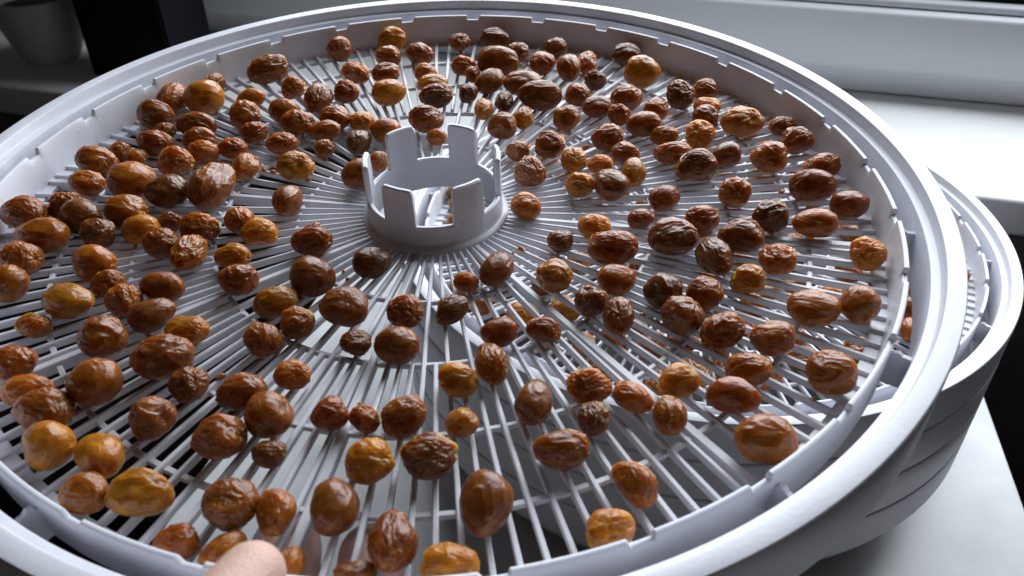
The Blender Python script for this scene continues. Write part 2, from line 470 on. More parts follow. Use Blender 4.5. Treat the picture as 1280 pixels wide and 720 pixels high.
# x, y on the tray, turn, half length, half width, half height, colour, wrinkle, label
RAISINS = [
(-0.1038, 0.097, 1.44, 0.0073, 0.0047, 0.0042, 'o', 2, "orange brown deeply wrinkled long raisin, sixth from the hub towards ten o'clock"),
(-0.1156, 0.0798, 1.38, 0.0102, 0.0066, 0.0059, 'o', 1, 'orange brown creased long raisin, sixth from the hub towards quarter to ten'),
(-0.1018, 0.0769, -0.05, 0.0086, 0.0082, 0.0073, 'a', 0, 'golden amber plump round raisin, fifth from the hub towards quarter to ten'),
(-0.1175, 0.064, -0.17, 0.008, 0.007, 0.0062, 'b', 1, 'mid brown creased oval raisin, seventh from the hub towards quarter to ten'),
(-0.0991, 0.0572, -0.21, 0.0086, 0.006, 0.0052, 'b', 1, 'mid brown creased long raisin, fourth from the hub towards quarter to ten'),
(-0.1122, 0.0539, -0.05, 0.0054, 0.0046, 0.004, 'b', 2, 'mid brown deeply wrinkled oval raisin, sixth from the hub towards half past nine'),
(-0.0945, 0.0452, 0.2, 0.0069, 0.0053, 0.0047, 'o', 1, 'orange brown creased oval raisin, fifth from the hub towards half past nine'),
(-0.084, 0.0817, 0.15, 0.0067, 0.0045, 0.004, 'o', 1, "orange brown creased long raisin, fifth from the hub towards ten o'clock"),
(-0.0815, 0.0637, 0.13, 0.0068, 0.0066, 0.0058, 'o', 1, "orange brown creased round raisin, fourth from the hub towards ten o'clock"),
(-0.0754, 0.0511, -0.14, 0.0062, 0.0051, 0.0045, 'b', 1, 'mid brown creased oval raisin, third from the hub towards quarter to ten'),
(-0.1115, 0.0423, 0.02, 0.0075, 0.0058, 0.0051, 'b', 1, 'mid brown creased oval raisin, seventh from the hub towards half past nine'),
(-0.081, 0.1064, 0.54, 0.0111, 0.0071, 0.0064, 'b', 2, 'mid brown deeply wrinkled long raisin, fourth from the hub towards quarter past ten'),
(-0.0536, 0.1274, 0.67, 0.0063, 0.0063, 0.0056, 'b', 1, "mid brown creased round raisin, third from the hub towards eleven o'clock"),
(-0.03, 0.1376, 0.21, 0.0075, 0.0065, 0.0057, 'y', 1, 'olive gold creased oval raisin, second from the hub towards half past eleven'),
(-0.0299, 0.1183, 0.16, 0.0065, 0.0059, 0.0052, 'o', 1, 'orange brown creased round raisin, nearest the hub towards half past eleven'),
(-0.0157, 0.1227, 2.51, 0.0086, 0.0055, 0.005, 'b', 1, 'mid brown creased long raisin, third from the hub towards quarter to twelve'),
(0.0019, 0.1365, 0.97, 0.0053, 0.0053, 0.0046, 'b', 2, 'mid brown deeply wrinkled round raisin, second from the hub towards quarter past twelve'),
(0.0185, 0.1387, 0.06, 0.0074, 0.0061, 0.0054, 'd', 1, 'very dark brown creased oval raisin, third from the hub towards half past twelve'),
(0.0202, 0.109, 0.11, 0.0104, 0.0079, 0.007, 'o', 0, 'orange brown plump oval raisin, third from the hub towards quarter to one'),
(-0.0429, 0.1036, 2.76, 0.0083, 0.0054, 0.0048, 'o', 2, "orange brown deeply wrinkled long raisin, second from the hub towards eleven o'clock"),
(0.0048, 0.1103, -0.2, 0.0059, 0.0053, 0.0047, 'o', 2, 'orange brown deeply wrinkled round raisin, nearest the hub towards quarter past twelve'),
(-0.0293, 0.1021, 0.05, 0.0068, 0.0059, 0.0052, 'b', 1, 'mid brown creased oval raisin, second from the hub towards quarter past eleven'),
(-0.0675, 0.0894, 0.08, 0.0058, 0.0054, 0.0048, 'o', 2, 'orange brown deeply wrinkled round raisin, third from the hub towards quarter past ten'),
(-0.0432, 0.0838, 0.0, 0.006, 0.0059, 0.0052, 'r', 2, 'reddish brown deeply wrinkled round raisin, second from the hub towards quarter to eleven'),
(-0.0545, 0.0775, 1.41, 0.0096, 0.0062, 0.0056, 'b', 1, 'mid brown creased long raisin, third from the hub towards half past ten'),
(-0.0253, 0.0822, -0.01, 0.008, 0.0064, 0.0056, 'a', 0, 'golden amber plump oval raisin, nearest the hub towards quarter past eleven'),
(-0.0116, 0.1032, -0.2, 0.0057, 0.005, 0.0044, 'o', 1, 'orange brown creased round raisin, second from the hub towards quarter to twelve'),
(-0.0077, 0.0929, 0.21, 0.0073, 0.0049, 0.0043, 'a', 0, "golden amber plump long raisin, third from the hub towards twelve o'clock"),
(-0.0053, 0.0794, 0.18, 0.0073, 0.0059, 0.0052, 'd', 2, "very dark brown deeply wrinkled oval raisin, second from the hub towards twelve o'clock"),
(0.0167, 0.0927, 0.94, 0.0091, 0.0059, 0.0053, 'o', 0, 'orange brown plump long raisin, second from the hub towards quarter to one'),
(0.009, 0.1024, 1.8, 0.0041, 0.0041, 0.0036, 'o', 1, 'orange brown creased round raisin, second from the hub towards half past twelve'),
(0.0078, 0.0835, 2.66, 0.0048, 0.0048, 0.0042, 'd', 1, 'very dark brown creased round raisin, nearest the hub towards half past twelve'),
(0.0147, 0.0691, 1.57, 0.0067, 0.0043, 0.0039, 'a', 1, 'golden amber creased long raisin, nearest the hub towards quarter to one'),
(0.0235, 0.0754, 1.53, 0.0065, 0.0042, 0.0038, 'd', 2, "very dark brown deeply wrinkled long raisin, nearest the hub towards one o'clock"),
(0.0227, 0.0514, 0.05, 0.0064, 0.0062, 0.0054, 'b', 0, 'mid brown plump round raisin, nearest the hub towards quarter past one'),
(-0.0661, 0.0674, -0.03, 0.0073, 0.0061, 0.0054, 'o', 0, "orange brown plump oval raisin, third from the hub towards ten o'clock"),
(-0.0588, 0.0566, -0.17, 0.0074, 0.0063, 0.0056, 'o', 1, "orange brown creased oval raisin, second from the hub towards ten o'clock"),
(-0.0446, 0.0616, -0.1, 0.0068, 0.0059, 0.0052, 'o', 1, 'orange brown creased oval raisin, second from the hub towards half past ten'),
(-0.0471, 0.0515, 0.15, 0.0073, 0.005, 0.0044, 'o', 0, 'orange brown plump long raisin, second from the hub towards quarter past ten'),
(-0.0333, 0.0594, -0.22, 0.0056, 0.0049, 0.0043, 'y', 1, 'olive gold creased oval raisin, nearest the hub towards quarter to eleven'),
(-0.0228, 0.0493, -0.22, 0.0071, 0.006, 0.0053, 'o', 0, "orange brown plump oval raisin, nearest the hub towards eleven o'clock"),
(-0.0079, 0.0585, 0.06, 0.0075, 0.0065, 0.0058, 'r', 1, 'reddish brown creased oval raisin, nearest the hub towards quarter to twelve'),
(-0.0028, 0.0469, -0.11, 0.0045, 0.0039, 0.0035, 'o', 0, "orange brown plump oval raisin, nearest the hub towards twelve o'clock"),
(-0.0322, 0.0424, 1.48, 0.0081, 0.0052, 0.0047, 'd', 1, 'very dark brown creased long raisin, nearest the hub towards half past ten'),
(-0.0619, 0.0424, -0.08, 0.0068, 0.0051, 0.0045, 'o', 2, 'orange brown deeply wrinkled oval raisin, second from the hub towards quarter to ten'),
(-0.0454, 0.039, 0.61, 0.0042, 0.0042, 0.0037, 'b', 2, "mid brown deeply wrinkled round raisin, nearest the hub towards ten o'clock"),
(0.0294, 0.1229, 0.64, 0.0055, 0.0055, 0.0048, 'b', 2, "mid brown deeply wrinkled round raisin, second from the hub towards one o'clock"),
(0.0472, 0.1262, 0.87, 0.0058, 0.0057, 0.0051, 'b', 1, 'mid brown creased round raisin, fourth from the hub towards quarter past one'),
(0.0402, 0.1101, -0.07, 0.0063, 0.0062, 0.0054, 'o', 1, 'orange brown creased round raisin, third from the hub towards quarter past one'),
(0.0512, 0.1045, 1.69, 0.0097, 0.0063, 0.0056, 'o', 0, 'orange brown plump long raisin, third from the hub towards half past one'),
(0.0604, 0.1119, 1.48, 0.0077, 0.005, 0.0045, 'o', 2, 'orange brown deeply wrinkled long raisin, fourth from the hub towards half past one'),
(0.0312, 0.0884, 2.84, 0.0101, 0.0065, 0.0059, 'b', 0, 'mid brown plump long raisin, second from the hub towards quarter past one'),
(0.0384, 0.0761, 0.19, 0.011, 0.0071, 0.0064, 'b', 0, 'mid brown plump long raisin, second from the hub towards half past one'),
(0.0626, 0.093, -0.13, 0.0053, 0.0051, 0.0045, 'd', 2, 'very dark brown deeply wrinkled round raisin, fourth from the hub towards quarter to two'),
(0.0782, 0.1169, 0.13, 0.0073, 0.0063, 0.0056, 'd', 0, 'very dark brown plump oval raisin, fifth from the hub towards quarter to two'),
(0.0823, 0.0956, 0.06, 0.0088, 0.0079, 0.007, 'a', 0, 'golden amber plump round raisin, sixth from the hub towards quarter to two'),
(0.0538, 0.0787, -0.13, 0.0058, 0.0057, 0.005, 'o', 1, 'orange brown creased round raisin, third from the hub towards quarter to two'),
(0.0744, 0.075, 0.56, 0.009, 0.0058, 0.0053, 'o', 1, "orange brown creased long raisin, fourth from the hub towards two o'clock"),
(0.0956, 0.0742, 0.13, 0.0068, 0.0068, 0.006, 'd', 2, 'very dark brown deeply wrinkled round raisin, sixth from the hub towards quarter past two'),
(0.1073, 0.0818, 0.1, 0.006, 0.0052, 0.0046, 'o', 1, 'orange brown creased oval raisin, eighth from the hub towards quarter past two'),
(0.061, 0.0679, 0.19, 0.0066, 0.0053, 0.0047, 'b', 0, "mid brown plump oval raisin, second from the hub towards two o'clock"),
(0.0845, 0.0643, 2.31, 0.0053, 0.0053, 0.0047, 'o', 1, 'orange brown creased round raisin, fifth from the hub towards quarter past two'),
(0.0697, 0.0611, 0.06, 0.0051, 0.0051, 0.0045, 'o', 2, "orange brown deeply wrinkled round raisin, third from the hub towards two o'clock"),
(0.1058, 0.0676, -0.1, 0.006, 0.0046, 0.0041, 'a', 1, 'golden amber creased oval raisin, seventh from the hub towards quarter past two'),
(0.103, 0.055, 2.44, 0.0061, 0.0061, 0.0054, 'b', 1, 'mid brown creased round raisin, sixth from the hub towards half past two'),
(0.116, 0.0511, -0.04, 0.0086, 0.0068, 0.006, 'a', 1, 'golden amber creased oval raisin, seventh from the hub towards half past two'),
(0.0481, 0.0583, 0.22, 0.0061, 0.0059, 0.0052, 'o', 1, 'orange brown creased round raisin, second from the hub towards quarter to two'),
(0.0778, 0.0517, 0.06, 0.0073, 0.0057, 0.005, 'o', 0, 'orange brown plump oval raisin, fourth from the hub towards quarter past two'),
(0.0631, 0.0414, 0.16, 0.0071, 0.006, 0.0053, 'b', 1, 'mid brown creased oval raisin, third from the hub towards quarter past two'),
(0.0409, 0.0356, -0.1, 0.0065, 0.0063, 0.0055, 'b', 2, "mid brown deeply wrinkled round raisin, nearest the hub towards two o'clock"),
(0.0853, 0.0442, -0.15, 0.0059, 0.0043, 0.0038, 'o', 1, 'orange brown creased oval raisin, third from the hub towards half past two'),
(0.0986, 0.0422, -0.03, 0.0063, 0.006, 0.0053, 'a', 2, 'golden amber deeply wrinkled round raisin, fifth from the hub towards half past two'),
(0.031, 0.0604, 1.39, 0.007, 0.0045, 0.0041, 'y', 1, 'olive gold creased long raisin, nearest the hub towards half past one'),
(0.1323, 0.05, -0.06, 0.0062, 0.0048, 0.0042, 'b', 1, 'mid brown creased oval raisin, eighth from the hub towards half past two'),
(0.1338, 0.0363, 0.23, 0.0065, 0.0063, 0.0055, 'b', 1, 'mid brown creased round raisin, seventh from the hub towards quarter to three'),
(0.1204, 0.0242, -0.08, 0.0074, 0.0067, 0.0059, 'o', 1, 'orange brown creased round raisin, sixth from the hub towards quarter to three'),
(-0.1287, 0.0299, -0.24, 0.0087, 0.0064, 0.0056, 'o', 1, 'orange brown creased oval raisin, eighth from the hub towards quarter past nine'),
(-0.1233, 0.039, -0.22, 0.0049, 0.0043, 0.0037, 'o', 1, 'orange brown creased oval raisin, seventh from the hub towards quarter past nine'),
(-0.1161, 0.0339, -0.16, 0.0048, 0.0042, 0.0037, 'o', 1, 'orange brown creased oval raisin, fifth from the hub towards quarter past nine'),
(-0.109, 0.0128, 0.14, 0.0089, 0.0082, 0.0072, 'o', 0, 'orange brown plump round raisin, sixth from the hub towards quarter past nine'),
(-0.1268, 0.0147, -0.07, 0.0069, 0.0055, 0.0049, 'o', 1, 'orange brown creased oval raisin, ninth from the hub towards quarter past nine'),
(-0.0984, 0.0277, -0.1, 0.0075, 0.0063, 0.0055, 'o', 2, 'orange brown deeply wrinkled oval raisin, third from the hub towards quarter past nine'),
(-0.0907, 0.0359, -0.2, 0.0064, 0.0052, 0.0046, 'o', 1, 'orange brown creased oval raisin, fourth from the hub towards half past nine'),
(-0.0794, 0.0081, 1.33, 0.0123, 0.0079, 0.0071, 'b', 1, 'mid brown creased long raisin, second from the hub towards quarter past nine'),
(-0.0946, 0.0066, -0.14, 0.0083, 0.007, 0.0061, 'd', 0, 'very dark brown plump oval raisin, fourth from the hub towards quarter past nine'),
(-0.0718, 0.0248, 1.36, 0.0079, 0.0051, 0.0046, 'o', 1, 'orange brown creased long raisin, second from the hub towards half past nine'),
(-0.0805, 0.0398, -0.22, 0.0064, 0.0048, 0.0042, 'r', 2, 'reddish brown deeply wrinkled oval raisin, third from the hub towards half past nine'),
(-0.1389, -0.0068, -0.16, 0.0084, 0.007, 0.0062, 'r', 1, "reddish brown creased oval raisin, eighth from the hub towards nine o'clock"),
(-0.1279, -0.0003, 0.09, 0.006, 0.0057, 0.005, 'b', 2, "mid brown deeply wrinkled round raisin, sixth from the hub towards nine o'clock"),
(-0.1185, -0.0088, -0.17, 0.0079, 0.0066, 0.0058, 'd', 0, "very dark brown plump oval raisin, fifth from the hub towards nine o'clock"),
(-0.1051, -0.0045, -0.22, 0.0081, 0.0065, 0.0057, 'o', 1, "orange brown creased oval raisin, fourth from the hub towards nine o'clock"),
(-0.1272, -0.019, -0.0, 0.0092, 0.0069, 0.006, 'o', 0, "orange brown plump oval raisin, seventh from the hub towards nine o'clock"),
(-0.1099, -0.0179, -0.12, 0.0061, 0.0058, 0.0051, 'd', 2, 'very dark brown deeply wrinkled round raisin, fifth from the hub towards quarter to nine'),
(-0.0967, -0.0151, 0.24, 0.0068, 0.0056, 0.0049, 'y', 0, "olive gold plump oval raisin, third from the hub towards nine o'clock"),
(-0.1288, -0.0315, -0.18, 0.0069, 0.0067, 0.0059, 'o', 1, 'orange brown creased round raisin, seventh from the hub towards quarter to nine'),
(-0.0889, -0.0086, 0.01, 0.0048, 0.0039, 0.0035, 'd', 2, "very dark brown deeply wrinkled oval raisin, second from the hub towards nine o'clock"),
(-0.0767, -0.0152, 0.13, 0.0079, 0.0057, 0.0051, 'o', 2, 'orange brown deeply wrinkled oval raisin, second from the hub towards quarter to nine'),
(-0.0868, -0.0238, -0.04, 0.0061, 0.0059, 0.0052, 'b', 1, 'mid brown creased round raisin, fourth from the hub towards quarter to nine'),
(-0.0766, -0.0284, 1.5, 0.0085, 0.0058, 0.0052, 'o', 2, 'orange brown deeply wrinkled long raisin, third from the hub towards quarter to nine'),
(-0.1266, -0.0442, 1.29, 0.0065, 0.0064, 0.0057, 'o', 0, 'orange brown plump round raisin, eighth from the hub towards quarter to nine'),
(-0.1045, -0.034, -0.23, 0.0081, 0.0066, 0.0058, 'o', 0, 'orange brown plump oval raisin, sixth from the hub towards quarter to nine'),
(-0.0973, -0.043, -0.04, 0.0056, 0.0046, 0.004, 'b', 2, 'mid brown deeply wrinkled oval raisin, fifth from the hub towards half past eight'),
(-0.0794, -0.0456, -0.12, 0.0074, 0.0053, 0.0047, 'b', 0, 'mid brown plump long raisin, third from the hub towards half past eight'),
(-0.0646, -0.0111, 2.61, 0.0055, 0.0055, 0.0049, 'o', 1, "orange brown creased round raisin, nearest the hub towards nine o'clock"),
(-0.0564, -0.018, -0.0, 0.0064, 0.0056, 0.0049, 'a', 1, 'golden amber creased oval raisin, nearest the hub towards quarter to nine'),
(-0.0621, -0.0302, -0.23, 0.0077, 0.0049, 0.0043, 'y', 1, 'olive gold creased long raisin, second from the hub towards half past eight'),
(-0.0572, -0.0427, -0.12, 0.0069, 0.0057, 0.0051, 'b', 1, 'mid brown creased oval raisin, nearest the hub towards quarter past eight'),
(-0.0528, 0.0232, -0.13, 0.0073, 0.0063, 0.0055, 'a', 1, 'golden amber creased oval raisin, nearest the hub towards half past nine'),
(-0.0508, 0.0017, 1.43, 0.0083, 0.0054, 0.0048, 'b', 0, 'mid brown plump long raisin, nearest the hub towards quarter past nine'),
(-0.0381, -0.023, -0.13, 0.0078, 0.0057, 0.005, 'r', 1, 'reddish brown creased oval raisin, nearest the hub towards half past eight'),
(-0.0338, -0.0438, 0.18, 0.0075, 0.007, 0.0062, 'b', 0, "mid brown plump round raisin, nearest the hub towards eight o'clock"),
(-0.0293, 0.0167, 0.16, 0.0064, 0.0064, 0.0057, 'b', 0, 'mid brown plump round raisin, nearest the hub towards quarter to ten'),
(-0.0227, 0.029, 1.78, 0.0041, 0.0041, 0.0036, 'o', 1, 'orange brown creased round raisin, nearest the hub towards quarter past ten'),
(-0.0171, -0.0352, 0.24, 0.0068, 0.0055, 0.0048, 'd', 0, 'very dark brown plump oval raisin, nearest the hub towards quarter to eight'),
(0.0123, -0.0436, -0.05, 0.0042, 0.0035, 0.0031, 'o', 1, 'orange brown creased oval raisin, nearest the hub towards quarter past five'),
(0.0216, -0.0396, 1.1, 0.0089, 0.0052, 0.0047, 'p', 0, 'purplish brown plump long raisin, nearest the hub towards half past four'),
(0.0328, 0.0179, 2.05, 0.0086, 0.0057, 0.0051, 'b', 2, 'mid brown deeply wrinkled long raisin, nearest the hub towards quarter past two'),
(0.0311, -0.0041, 0.14, 0.0059, 0.0052, 0.0046, 'o', 1, "orange brown creased oval raisin, nearest the hub towards three o'clock"),
(0.0491, 0.0252, 1.55, 0.0055, 0.0055, 0.0049, 'a', 1, 'golden amber creased round raisin, second from the hub towards quarter past two'),
(0.059, 0.0238, -0.2, 0.005, 0.0043, 0.0038, 'a', 1, 'golden amber creased oval raisin, nearest the hub towards half past two'),
(0.0505, 0.0095, 2.75, 0.0053, 0.0053, 0.0047, 'y', 2, 'olive gold deeply wrinkled round raisin, nearest the hub towards quarter to three'),
(0.0614, 0.0069, 2.9, 0.0066, 0.0066, 0.0058, 'b', 0, 'mid brown plump round raisin, second from the hub towards quarter to three'),
(0.0698, 0.0166, 1.49, 0.0079, 0.0051, 0.0046, 'y', 0, 'olive gold plump long raisin, third from the hub towards quarter to three'),
(0.0689, 0.0316, 0.08, 0.006, 0.0048, 0.0042, 'r', 1, 'reddish brown creased oval raisin, second from the hub towards half past two'),
(0.0286, 0.0345, 0.15, 0.005, 0.0045, 0.0039, 'b', 1, 'mid brown creased round raisin, nearest the hub towards quarter to two'),
(0.0789, -0.0004, 0.82, 0.0084, 0.0051, 0.0046, 'r', 0, "reddish brown plump long raisin, third from the hub towards three o'clock"),
(0.0864, 0.0299, 0.07, 0.0073, 0.0052, 0.0046, 'o', 1, 'orange brown creased oval raisin, fourth from the hub towards half past two'),
(0.0924, 0.0187, 0.15, 0.0087, 0.0068, 0.006, 'b', 1, 'mid brown creased oval raisin, fourth from the hub towards quarter to three'),
(0.1055, 0.0275, 0.01, 0.006, 0.0056, 0.0049, 'b', 0, 'mid brown plump round raisin, fifth from the hub towards quarter to three'),
(0.0695, -0.0112, 0.08, 0.005, 0.0039, 0.0034, 'r', 1, "reddish brown creased oval raisin, second from the hub towards three o'clock"),
(0.0538, -0.0164, 0.09, 0.0063, 0.005, 0.0044, 'a', 1, 'golden amber creased oval raisin, nearest the hub towards quarter past three'),
(0.0583, -0.0295, -0.11, 0.009, 0.0066, 0.0058, 'r', 1, 'reddish brown creased oval raisin, second from the hub towards half past three'),
(0.0422, -0.0235, 0.21, 0.0049, 0.0045, 0.0039, 'd', 1, 'very dark brown creased round raisin, nearest the hub towards half past three'),
(0.0777, -0.0252, 0.23, 0.0091, 0.0068, 0.0061, 'p', 1, 'purplish brown creased oval raisin, second from the hub towards quarter past three'),
(0.09, -0.0131, 0.23, 0.0067, 0.0054, 0.0047, 'r', 1, "reddish brown creased oval raisin, fourth from the hub towards three o'clock"),
(0.1034, 0.0012, 2.1, 0.0061, 0.0061, 0.0053, 'o', 1, "orange brown creased round raisin, fifth from the hub towards three o'clock"),
(0.1, -0.0246, -0.22, 0.008, 0.0067, 0.0059, 'b', 1, 'mid brown creased oval raisin, fourth from the hub towards quarter past three'),
(0.0889, -0.0351, 1.77, 0.0088, 0.0059, 0.0053, 'd', 1, 'very dark brown creased long raisin, third from the hub towards quarter past three'),
(0.0389, -0.0431, -0.18, 0.0064, 0.006, 0.0052, 'y', 1, "olive gold creased round raisin, nearest the hub towards four o'clock"),
(0.0581, -0.0448, 0.23, 0.0066, 0.0054, 0.0048, 'o', 0, 'orange brown plump oval raisin, nearest the hub towards quarter to four'),
(0.0973, -0.0459, 0.08, 0.0059, 0.0053, 0.0046, 'y', 2, 'olive gold deeply wrinkled round raisin, fourth from the hub towards half past three'),
(0.1116, -0.0135, 0.53, 0.0063, 0.0063, 0.0056, 'd', 2, "very dark brown deeply wrinkled round raisin, sixth from the hub towards three o'clock"),
(0.1085, -0.0368, 1.79, 0.0062, 0.0061, 0.0054, 'o', 2, 'orange brown deeply wrinkled round raisin, fifth from the hub towards quarter past three'),
(0.1384, 0.0189, 0.12, 0.0077, 0.0053, 0.0046, 'o', 1, 'orange brown creased long raisin, ninth from the hub towards quarter to three'),
(0.1304, 0.0042, 0.21, 0.0091, 0.0067, 0.0059, 'r', 0, 'reddish brown plump oval raisin, eighth from the hub towards quarter to three'),
(0.1401, -0.0068, -0.14, 0.0071, 0.0054, 0.0048, 'b', 0, "mid brown plump oval raisin, eighth from the hub towards three o'clock"),
(0.1254, -0.0171, -0.24, 0.0085, 0.0056, 0.005, 'o', 0, "orange brown plump long raisin, seventh from the hub towards three o'clock"),
(0.1371, -0.0344, 0.21, 0.006, 0.0058, 0.0051, 'a', 2, 'golden amber deeply wrinkled round raisin, sixth from the hub towards quarter past three'),
(-0.1051, -0.0523, -0.24, 0.0081, 0.0061, 0.0053, 'y', 0, 'olive gold plump oval raisin, sixth from the hub towards half past eight'),
(-0.1118, -0.061, 0.18, 0.0055, 0.0042, 0.0037, 'o', 2, 'orange brown deeply wrinkled oval raisin, seventh from the hub towards half past eight'),
(-0.0884, -0.0526, 2.54, 0.0057, 0.0057, 0.005, 'o', 2, 'orange brown deeply wrinkled round raisin, fourth from the hub towards half past eight'),
(-0.0781, -0.0584, 0.42, 0.0084, 0.0054, 0.0048, 'b', 0, 'mid brown plump long raisin, third from the hub towards quarter past eight'),
(-0.0882, -0.0687, 2.76, 0.007, 0.007, 0.0062, 'b', 1, 'mid brown creased round raisin, fourth from the hub towards quarter past eight'),
(-0.0662, -0.0656, 0.02, 0.007, 0.0052, 0.0045, 'a', 1, 'golden amber creased oval raisin, second from the hub towards quarter past eight'),
(-0.0682, -0.0782, 0.19, 0.0088, 0.0071, 0.0063, 'b', 1, "mid brown creased oval raisin, third from the hub towards eight o'clock"),
(-0.11, -0.0777, -0.15, 0.0063, 0.0057, 0.005, 'r', 1, 'reddish brown creased round raisin, sixth from the hub towards quarter past eight'),
(-0.0834, -0.0868, 1.04, 0.0074, 0.0074, 0.0065, 'o', 0, "orange brown plump round raisin, fourth from the hub towards eight o'clock"),
(-0.0585, -0.0878, 2.43, 0.0055, 0.0055, 0.0048, 'p', 2, 'purplish brown deeply wrinkled round raisin, fourth from the hub towards quarter to eight'),
(-0.102, -0.0879, -0.01, 0.007, 0.0052, 0.0045, 'o', 1, 'orange brown creased oval raisin, fifth from the hub towards quarter past eight'),
(-0.0642, -0.099, 0.08, 0.0063, 0.0063, 0.0056, 'p', 1, 'purplish brown creased round raisin, fifth from the hub towards quarter to eight'),
(-0.0926, -0.0964, -0.23, 0.008, 0.0066, 0.0058, 'b', 1, "mid brown creased oval raisin, fifth from the hub towards eight o'clock"),
(-0.044, -0.0898, 0.05, 0.0071, 0.0056, 0.0049, 'b', 1, 'mid brown creased oval raisin, third from the hub towards half past seven'),
(-0.0454, -0.1059, -0.01, 0.0072, 0.0067, 0.0059, 'b', 1, 'mid brown creased round raisin, fourth from the hub towards half past seven'),
(-0.0435, -0.0536, 0.18, 0.0071, 0.0055, 0.0048, 'y', 0, "olive gold plump oval raisin, second from the hub towards eight o'clock"),
(-0.0347, -0.0632, 0.44, 0.0056, 0.0056, 0.0049, 'b', 2, 'mid brown deeply wrinkled round raisin, second from the hub towards quarter to eight'),
(-0.0433, -0.0706, 2.41, 0.0058, 0.0058, 0.0051, 'b', 1, 'mid brown creased round raisin, third from the hub towards quarter to eight'),
(-0.0223, -0.0571, 0.01, 0.0076, 0.0066, 0.0058, 'p', 0, 'purplish brown plump oval raisin, nearest the hub towards half past seven'),
(-0.0047, -0.0593, 2.63, 0.0056, 0.0056, 0.005, 'b', 2, 'mid brown deeply wrinkled round raisin, nearest the hub towards half past six'),
(-0.0173, -0.0708, 0.16, 0.0048, 0.0044, 0.0038, 'd', 1, "very dark brown creased round raisin, nearest the hub towards seven o'clock"),
(-0.0052, -0.0734, -0.2, 0.0071, 0.0059, 0.0052, 'b', 0, 'mid brown plump oval raisin, second from the hub towards half past six'),
(0.0088, -0.057, 0.73, 0.0061, 0.0047, 0.0042, 'd', 1, 'very dark brown creased oval raisin, nearest the hub towards quarter to six'),
(-0.0323, -0.0833, 0.02, 0.0052, 0.0046, 0.0041, 'o', 1, 'orange brown creased oval raisin, second from the hub towards half past seven'),
(-0.0347, -0.0988, 2.47, 0.0068, 0.0065, 0.0057, 'b', 0, 'mid brown plump round raisin, nearest the hub towards quarter past seven'),
(-0.0198, -0.0976, 0.73, 0.0052, 0.005, 0.0044, 'r', 1, "reddish brown creased round raisin, second from the hub towards seven o'clock"),
(-0.0109, -0.099, 3.04, 0.0043, 0.0043, 0.0037, 'b', 2, 'mid brown deeply wrinkled round raisin, nearest the hub towards quarter to seven'),
(-0.0009, -0.0991, 0.36, 0.0067, 0.0057, 0.0051, 'b', 1, 'mid brown creased oval raisin, nearest the hub towards quarter past six'),
(0.0121, -0.0863, 2.78, 0.0059, 0.005, 0.0045, 'y', 1, 'olive gold creased oval raisin, second from the hub towards quarter to six'),
(0.0138, -0.1008, 1.36, 0.0044, 0.0044, 0.0038, 'y', 1, 'olive gold creased round raisin, third from the hub towards quarter to six'),
(0.0209, -0.0801, 1.75, 0.0083, 0.0053, 0.0048, 'b', 1, 'mid brown creased long raisin, second from the hub towards quarter past five'),
(0.0229, -0.0675, 0.14, 0.0058, 0.0047, 0.0041, 'r', 0, "reddish brown plump oval raisin, nearest the hub towards five o'clock"),
(0.0357, -0.066, -0.21, 0.0057, 0.0042, 0.0037, 'b', 1, 'mid brown creased oval raisin, second from the hub towards half past four'),
(0.0492, -0.0548, 0.62, 0.0054, 0.0054, 0.0048, 'd', 2, "very dark brown deeply wrinkled round raisin, second from the hub towards four o'clock"),
(0.0569, -0.0616, 1.47, 0.0069, 0.0051, 0.0046, 'p', 1, "purplish brown creased oval raisin, third from the hub towards four o'clock"),
(0.0712, -0.0515, 1.33, 0.0065, 0.0064, 0.0056, 'd', 1, 'very dark brown creased round raisin, second from the hub towards quarter to four'),
(0.0751, -0.0629, 0.15, 0.0067, 0.0065, 0.0057, 'b', 1, 'mid brown creased round raisin, third from the hub towards quarter to four'),
(0.0831, -0.0528, 2.75, 0.0057, 0.0056, 0.005, 'b', 1, 'mid brown creased round raisin, third from the hub towards half past three'),
(0.0855, -0.0691, 0.47, 0.0072, 0.0056, 0.005, 'b', 2, 'mid brown deeply wrinkled oval raisin, fourth from the hub towards quarter to four'),
(0.0985, -0.0716, -0.0, 0.0069, 0.0054, 0.0047, 'o', 1, 'orange brown creased oval raisin, fifth from the hub towards quarter to four'),
(0.0894, -0.0838, -0.08, 0.0068, 0.0051, 0.0045, 'o', 1, "orange brown creased oval raisin, fifth from the hub towards four o'clock"),
(0.0703, -0.0873, 0.02, 0.006, 0.0052, 0.0045, 'y', 1, 'olive gold creased oval raisin, nearest the hub towards quarter past four'),
(0.0467, -0.0893, 0.2, 0.0063, 0.0055, 0.0049, 'o', 2, 'orange brown deeply wrinkled oval raisin, nearest the hub towards quarter to five'),
(0.0574, -0.0925, -0.86, 0.0067, 0.0044, 0.004, 'o', 1, 'orange brown creased long raisin, third from the hub towards half past four'),
(0.0662, -0.0993, 1.67, 0.0063, 0.0049, 0.0044, 'o', 1, 'orange brown creased oval raisin, second from the hub towards quarter past four'),
(0.083, -0.0939, -0.24, 0.0075, 0.0056, 0.0049, 'r', 0, "reddish brown plump oval raisin, fourth from the hub towards four o'clock"),
(0.0318, -0.0949, 1.48, 0.0082, 0.0053, 0.0048, 'p', 0, "purplish brown plump long raisin, second from the hub towards five o'clock"),
(0.0471, -0.0999, 1.53, 0.0047, 0.0046, 0.0041, 'd', 2, 'very dark brown deeply wrinkled round raisin, second from the hub towards quarter to five'),
(0.0382, -0.1111, 0.11, 0.0077, 0.0057, 0.005, 'b', 1, "mid brown creased oval raisin, third from the hub towards five o'clock"),
